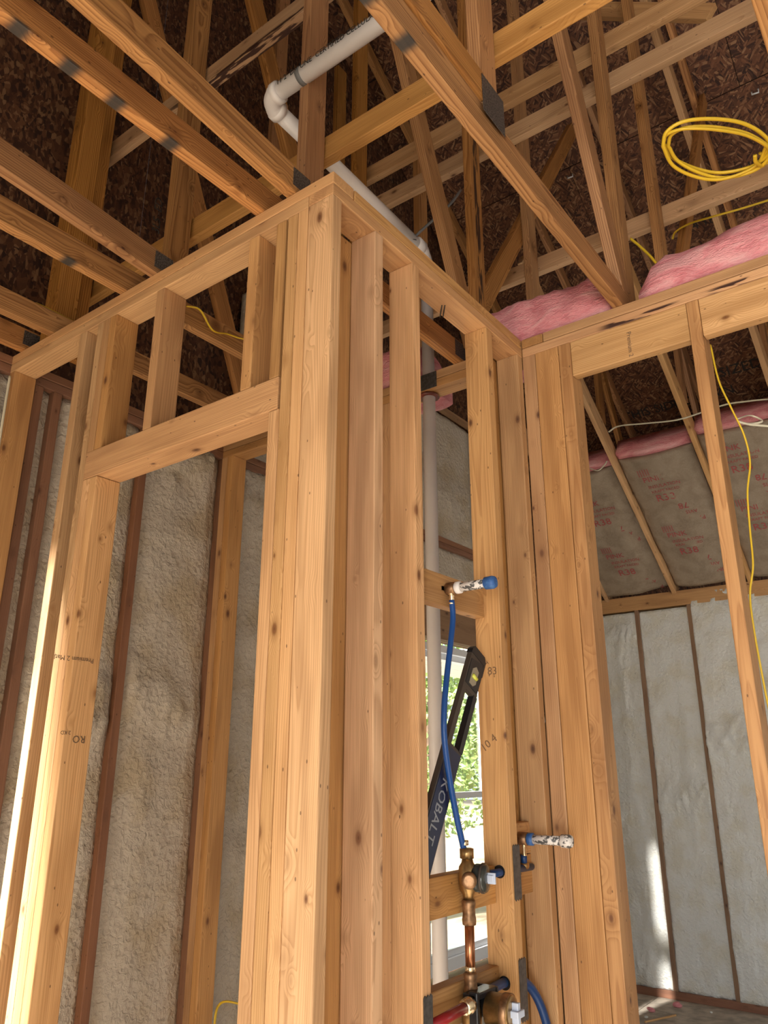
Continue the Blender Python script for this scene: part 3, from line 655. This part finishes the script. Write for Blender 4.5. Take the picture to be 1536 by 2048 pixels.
# lower valve
lx, ly, lz = 1.915, 1.160, .945
Lv = thing('mixing_valve', (lx, ly, lz), 'lower shower valve with black bracket and large round brass cartridge', 'valve')
lathe('coupling', [(-.002, .012), (0, .0175), (.012, .0185), (.024, .0165), (.038, .0165), (.048, .019), (.054, .013)], (lx, ly, lz + .028), (0, 0, 1), BRONZE, Lv, 18)
lathe('solder_ring', [(0, .0125), (.002, .0135), (.010, .0128), (.012, .012)], (lx, ly, lz + .082), (0, 0, 1), SOLDER, Lv, 18)
box('bracket', lx - .05, lx - .036, ly - .047, ly - .022, lz - .15, lz + .05, BLACK, Lv)
box('bracket_top', lx - .05, lx + .06, ly - .043, ly - .005, lz + .030, lz + .045, BLACK, Lv); box('bracket_side', lx + .05, lx + .062, ly - .045, ly + .02, lz - .03, lz + .044, BLACK, Lv)
box('bracket_foot', lx - .05, lx + .06, ly - .045, ly - .01, lz - .15, lz - .075, BLACK, Lv)
lathe('cartridge', [(0, .030), (.004, .038), (.040, .038), (.042, .040), (.062, .040), (.066, .037), (.067, .031)], (lx + .02, ly - .035, lz + .002), (.1, -1, -.02), BRASS, Lv, 28)
lathe('cartridge_ring', [(0, .0395), (.001, .0415), (.018, .0415), (.019, .0395)], (lx + .0246, ly - .079, lz + .001), (.1, -1, -.02), BRONZE, Lv, 28)
box('stem', lx + .012, lx + .048, ly - .124, ly - .10, lz - .008, lz + .008, STEMW, Lv, bev=.002); box('stem_fin', lx + .022, lx + .036, ly - .119, ly - .10, lz - .022, lz + .024, STEMW, Lv, bev=.002)
lathe('supply_nut', [(0, .012), (.002, .019), (.014, .0195), (.016, .017), (.028, .018), (.030, .012)], (lx - .052, ly - .03, lz + .024), (-1, .05, -.05), SOLDER, Lv, 16)
lathe('body', [(-.10, .014), (-.06, .022), (0, .026), (.03, .020), (.04, .014)], (lx, ly, lz - .01), (0, 0, 1), BRASS, Lv, 18)
o = tube('water_line', [(lx - .084, ly - .028, lz + .022), (1.694, 1.140, lz + .012)], .0125, RED, None, 14); tag(o, 'red water line running into the lower valve from the left stud', 'pipe')
o = tube('water_line', [], .0125, DKBLUE, None, 14, path=smooth_path([(lx + .066, 1.165, .958), (2.05, 1.168, .965), (2.16, 1.17, .962), (2.22, 1.165, .945), (2.27, 1.155, .895), (2.30, 1.145, .82), (2.315, 1.14, .72), (2.32, 1.14, .55)], 6)); tag(o, 'blue water line curving down behind the right stud from the lower valve', 'pipe')
for n_, (x, z0, z1, lab) in enumerate(((2.114, 1.172, 1.307, 'upper steel nail plate on the stud right of the valves'), (2.117, .878, 1.020, 'lower steel nail plate on the stud right of the valves'), (1.655, .86, 1.022, 'steel nail plate at the foot of the stud left of the valves'))):
    bm = bmesh.new(); wd = .040 if n_ < 2 else .036
    pts = [(0, 0)] + [(wd * k / 6, -.006 * (k % 2)) for k in range(1, 6)] + [(wd, 0), (wd, z1 - z0)] + [(wd * k / 6, z1 - z0 + .005 * (k % 2)) for k in range(5, 0, -1)] + [(0, z1 - z0)]
    f = bm.faces.new([bm.verts.new((a, 0, b)) for a, b in pts]); r = bmesh.ops.extrude_face_region(bm, geom=[f]); bmesh.ops.translate(bm, vec=(0, -.002, 0), verts=[v for v in r['geom'] if isinstance(v, bmesh.types.BMVert)])
    bmesh.ops.recalc_face_normals(bm, faces=bm.faces[:])
    o = meshobj('nail_plate', bm, STEEL, None, (x, YP - .0006, z0)); tag(o, lab, 'metal plate', 'nail plates on the plumbing studs')
# dark drilled hole rims on the stud
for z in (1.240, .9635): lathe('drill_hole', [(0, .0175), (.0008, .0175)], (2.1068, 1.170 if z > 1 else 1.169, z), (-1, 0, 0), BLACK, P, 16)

# ------------------------------------------------------------------ spirit level leaning in the bay
lt = Vector((2.036, 1.176, 1.838)); lb = Vector((1.728, 1.190, 1.268)); ax = (lt - lb).normalized()
LV = thing('spirit_level', lb, 'black and navy spirit level leaning between the plumbing studs', 'spirit level')
side = Vector((0, 1, 0)); side = (side - ax * side.dot(ax)).normalized(); wd_ = side.cross(ax)   # wd_: broad direction
if wd_.x < 0: wd_ = -wd_
Ln = (lt - lb).length; hw = .040; ht = .008
bm = bmesh.new()
def lv(u, v, n): return lb + ax * u + wd_ * v + side * n
def slab(bm, outline, n0, n1):
    a = [bm.verts.new(lv(u, v, n0) - lb) for u, v in outline]; b = [bm.verts.new(lv(u, v, n1) - lb) for u, v in outline]; k = len(a)
    bm.faces.new(a); bm.faces.new(b[::-1])
    for i in range(k): bm.faces.new((a[i], b[i], b[(i + 1) % k], a[(i + 1) % k]))
h0, h1 = Ln - .30, Ln - .125
slab(bm, [(0, -hw), (h0, -hw), (h0, hw), (0, hw)], -ht, ht); slab(bm, [(h1, -hw), (Ln, -hw), (Ln, hw), (h1, hw)], -ht, ht)
slab(bm, [(h0, hw), (h0, hw - .018), (h1, hw - .018), (h1, hw)], -ht, ht); slab(bm, [(h0, -hw), (h1, -hw), (h1, -hw + .020), (h0, -hw + .020)], -ht, ht)
bmesh.ops.recalc_face_normals(bm, faces=bm.faces[:]); meshobj('rail', bm, DKGREY, LV, lb)
bm = bmesh.new(); slab(bm, [(.02, -hw + .006), (h0 - .01, -hw + .006), (h0 - .01, hw - .004), (.02, hw - .004)], -ht - .0012, -ht + .001)
bmesh.ops.recalc_face_normals(bm, faces=bm.faces[:]); meshobj('web_panel', bm, NAVY, LV, lb)
bm = bmesh.new(); slab(bm, [(h1 + .015, -hw + .006), (Ln - .03, -hw + .006), (Ln - .012, hw - .012), (Ln - .03, hw - .003), (h1 + .015, hw - .003)], -ht - .0014, -ht + .001)
bmesh.ops.recalc_face_normals(bm, faces=bm.faces[:]); meshobj('web_panel', bm, BLACK, LV, lb)
bm = bmesh.new(); slab(bm, [(Ln, -hw - .002), (Ln + .014, -hw + .008), (Ln + .014, hw - .012), (Ln, hw + .001), (Ln - .05, hw + .001), (Ln - .05, hw - .006), (Ln - .012, hw - .008), (Ln - .012, -hw - .002)], -ht - .0016, ht + .0016)
bmesh.ops.recalc_face_normals(bm, faces=bm.faces[:]); meshobj('end_cap', bm, BLACK, LV, lb)
bm = bmesh.new(); slab(bm, [(h1 + .022, -.017), (h1 + .070, -.017), (h1 + .084, -.002), (h1 + .076, .016), (h1 + .034, .016), (h1 + .022, .004)], -ht - .003, -ht)
bmesh.ops.recalc_face_normals(bm, faces=bm.faces[:]); vf = meshobj('vial_frame', bm, plain('vial_frame', (.34, .30, .22), .4), LV, lb)
tube('vial', [lv(h1 + .05, -.012, -ht - .004), lv(h1 + .05, .012, -ht - .004)], .006, plain('vial_fluid', (.75, .80, .12), .15), vf, 10)
bm = bmesh.new(); slab(bm, [(h0 - .002, hw - .0182), (h0 - .002, hw + .001), (h1 + .004, hw + .001), (h1 + .004, hw - .0182)], -ht - .002, ht + .002)
bmesh.ops.recalc_face_normals(bm, faces=bm.faces[:]); meshobj('hand_grip', bm, BLACK, LV, lb)
text('printed_lettering', 'KOBALT', .046, lv(.252, -.004, -ht - .0016) - wd_ * .012, -ax, wd_, LETTER, LV, .0003)

# ------------------------------------------------------------------ pencil marks and stamps on the studs
def on_stud(s, px, py, size, plane, v, xd, yd, mat, par):
    q = onx(px, py, v) if plane == 'x' else ony(px, py, v); text('written_mark', s, size, q, xd, yd, mat, par, .0003)
on_stud('HOT', 956, 1312, .020, 'x', 2.1064, (0, -.6, -.8), (0, -.8, .6), PENCIL, P); on_stud('83', 975, 1350, .034, 'x', 2.1064, (0, -1, .0), (0, 0, 1), PENCIL, P)
on_stud('10 4', 968, 1505, .034, 'x', 2.1064, (0, -.8, .6), (0, .6, .8), PENCIL, P)
on_stud('Premium 2 Matl', 188, 1318, .020, 'y', 2.0992, (-1, 0, 0), (0, 0, -1), INKG, A); on_stud('RO', 172, 1472, .030, 'y', 2.0992, (-1, 0, 0), (0, 0, -1), INKG, A); on_stud('2 KD', 142, 1462, .015, 'y', 2.0992, (-1, 0, 0), (0, 0, -1), INKG, A)
on_stud('Premium 2', 1253, 665, .022, 'x', XC + .0012, (0, 0, -1), (0, -1, 0), INKG, Cw)
for px in (884, 890): tube('nail', [onz(px, 610, ZP - .0) + Vector((0, 0, .0)), onz(px - 4, 634, ZP - .012)], .002, NAIL, P, 6)

# ------------------------------------------------------------------ cables
def cable(pts, r, mat, label, name='electric_cable', flat=.6, n=8):
    o = tube(name, [], r, mat, None, 8, path=smooth_path(pts, n), flat=flat); tag(o, label, 'cable'); return o
cable([onz(-30, 598, 3.19), onz(30, 600, 3.19), onz(70, 606, 3.19), onz(110, 624, 3.175), onz(148, 644, 3.165), onz(160, 651, 3.14)], .0045, CABLEY, 'thin yellow cable crossing the chords at the far left')
cable([onx(1421, 690, 2.50), onx(1437, 760, 2.50), onx(1462, 815, 2.51), onx(1488, 870, 2.53), onx(1500, 925, 2.54), onx(1495, 985, 2.53), onx(1500, 1060, 2.53), onx(1506, 1130, 2.52), onx(1500, 1190, 2.51), onx(1508, 1260, 2.50), onx(1530, 1380, 2.50), onx(1545, 1450, 2.50)], .0052, CABLEY, 'yellow cable hanging beside the single right stud')
cable([onx(1474, 838, 2.52), onx(1500, 831, 2.7), onx(1525, 842, 2.7), onx(1500, 848, 2.65), onx(1476, 843, 2.55), onx(1500, 849, 2.6), onx(1545, 853, 2.7)], .0040, CABLEW, 'pale looped cable at the right edge below the header', n=6)
cable([onx(1217, 864, 5.6), onx(1239, 852, 5.6), onx(1300, 846, 5.6), onx(1362, 838, 5.6), onx(1444, 811, 5.6), onx(1490, 803, 5.6), onx(1560, 796, 5.6)], .009, CABLEW, 'pale cable strung across under the roof deck')
cable([onx(1180, 937, 5.9), onx(1196, 941, 5.9), onx(1209, 930, 5.9), onx(1214, 922, 5.9)], .008, CABLEW, 'short pale cable end by the far left batt')
cable([onx(1345, 478, 3.35), onx(1352, 463, 3.35), onx(1380, 447, 3.35), onx(1430, 432, 3.3), onx(1480, 418, 3.3), onx(1545, 398, 3.3)], .0065, CABLEY, 'yellow cable looping over the large pink batt')
cable([onx(1262, 478, 2.75), onx(1280, 493, 2.75), onx(1300, 512, 2.75), onx(1315, 530, 2.75)], .009, CABLEY, 'yellow cable bundle end behind the web over the right wall')
cable([onz(372, 612, 3.14), onz(400, 620, 3.14), onz(425, 660, 3.1), onz(455, 668, 3.12), onz(478, 676, 3.12), onz(500, 680, 3.12)], .005, CABLEY, 'yellow cable draped on the chord behind the doorway cripples')
cable([ony(428, 2060, 2.66), ony(432, 2025, 2.66), ony(440, 2008, 2.66), ony(455, 2003, 2.62), ony(480, 2008, 2.58)], .006, CABLEY, 'yellow cable loop low in the closet behind the corner post')
cable([ony(20, 752, 2.755), ony(12, 800, 2.75), ony(4, 850, 2.75), ony(-8, 930, 2.75)], .005, CABLEW, 'white cable running down the left corner of the stud wall')
# coil of yellow cable
K = thing('cable_coil', (2.2, .32, 3.40), 'coil of bright yellow cable hanging below the roof trusses at right', 'cable')
ring = [(1326, 292), (1334, 270), (1370, 253), (1430, 249), (1490, 256), (1532, 278), (1534, 300), (1500, 330), (1440, 348), (1390, 344), (1345, 325)]
for k, (dz, sc, off) in enumerate(((0, 1.0, (0, 0)), (.012, .965, (8, 9)), (-.006, .99, (1, 4)))):
    c0 = (1432, 300); pts = [onz(c0[0] + (a - c0[0]) * sc + off[0], c0[1] + (b - c0[1]) * sc + off[1] * (1 if b < 300 else .25), 3.40) for a, b in ring]
    pp = smooth_path(pts + [pts[0]], 6)[:-1]
    for i, p in enumerate(pp): p.z += .022 * math.sin(i / len(pp) * 6.283 + k)
    tube('cable_turn', [], .0062, CABLEY, K, 8, path=pp, loop=True, flat=.8)
tube('cable_tail', [], .0062, CABLEY, K, 8, path=smooth_path([onz(1545, 262, 3.41), onz(1533, 290, 3.40), onz(1522, 318, 3.39), onz(1515, 326, 3.39), onz(1524, 330, 3.38), onz(1545, 318, 3.39)], 6), flat=.8)
tube('cable_wrap', [], .0062, CABLEY, K, 8, path=smooth_path([onz(1510, 310, 3.375), onz(1512, 325, 3.37), onz(1526, 332, 3.38), onz(1532, 318, 3.40), onz(1520, 306, 3.40)], 6), flat=.8)

# ------------------------------------------------------------------ debris on the floor
def scrap(name, px, py, r, mat, label, z=FL, seed=1):
    q = onz(px, py, z); bm = bmesh.new(); bmesh.ops.create_icosphere(bm, subdivisions=2, radius=r)
    for v in bm.verts: v.co += v.co.normalized() * noise.noise(v.co * 30 + Vector((seed, 0, 0))) * r * .6; v.co.z *= .6
    o = meshobj(name, bm, mat, None, (q.x, q.y, z + r * .5), None, True); tag(o, label, 'scrap', 'scraps on the subfloor')
scrap('insulation_scrap', 1356, 2014, .035, PINK, 'larger pink fluff on the floor by the far wall', seed=1); scrap('insulation_scrap', 1302, 2024, .028, PINK, 'small pink fluff on the floor left of the larger fluff', seed=2)
scrap('foam_crumb', 1292, 2036, .014, FOAMW, 'white foam crumb on the floor nearest the door post', seed=3); scrap('foam_crumb', 1422, 2026, .012, FOAMW, 'white foam crumb on the floor under the far studs', seed=4)
a, b = onz(1290, 2046, FL), onz(1352, 2032, FL)
o = beam('wood_splinter', a + Vector((0, 0, .006)), b + Vector((0, 0, .006)), .012, .012, STUD2, None, (0, 0, 1), .002); tag(o, 'thin pale wood splinter lying on the floor', 'scrap')

# ------------------------------------------------------------------ outdoors
g = sheet('ground', (-40, -40, FL - .35), (1, 0, 0), (0, 1, 0), 8, 8, 90, 90, lambda u, v: 0, SOIL, None, thick=.05); tag(g, 'bare sandy ground outside the house', None, None, 'structure')
box_o = box('porch_slab', 3.2, 7.4, 2.93, 4.6, FL - .3, FL - .05, CONC, None); tag(box_o, 'grey concrete porch slab under the window', None, None, 'structure')
sf = thing('porch_roof', (7.2, 3.8, 2.55), 'white slatted porch soffit outside the window', kind='structure')
for k in range(9): box('soffit_slat', 5.9, 9.4, 2.95 + k * .2, 3.13 + k * .2, 2.50, 2.52, WHITE, sf)
def tree(x, y, h, r, label, seed):
    T = thing('tree', (x, y, FL - .35), label, 'tree', 'trees outside the window'); rs = random.Random(seed)
    tube('trunk', [(x, y, FL - .35), (x + .1, y, h * .45), (x, y + .1, h * .7)], [.16, .12, .07], BARKT, T, 10)
    bm = bmesh.new()
    for k in range(6000):
        d = Vector((rs.gauss(0, 1), rs.gauss(0, 1), rs.gauss(0, 1))).normalized() * r * rs.uniform(.45, 1.0) ** .5
        c = Vector((d.x, d.y, d.z * 1.15)) * (1 + .25 * noise.noise(d * 1.3 + Vector((seed, 0, 0))))
        a = Vector((rs.gauss(0, 1), rs.gauss(0, 1), rs.gauss(0, 1))).normalized() * .07; b = a.cross(Vector((rs.gauss(0, 1), rs.gauss(0, 1), rs.gauss(0, 1)))).normalized() * .04
        bm.faces.new([bm.verts.new(c + p) for p in (-a, b, a, -b)])
    f_ = meshobj('foliage', bm, LEAF, T, (x, y, h * .62)); f_['kind'] = 'stuff'
tree(9.6, 7.2, 3.6, 1.7, 'leafy green tree filling the left of the window view', 1); tree(13.5, 9.0, 4.6, 2.2, 'leafy green tree farther back to the right in the window view', 2)

for o in S.objects:
    if o.parent is None and o.type not in ('CAMERA', 'LIGHT'): o.location.z += LIFT
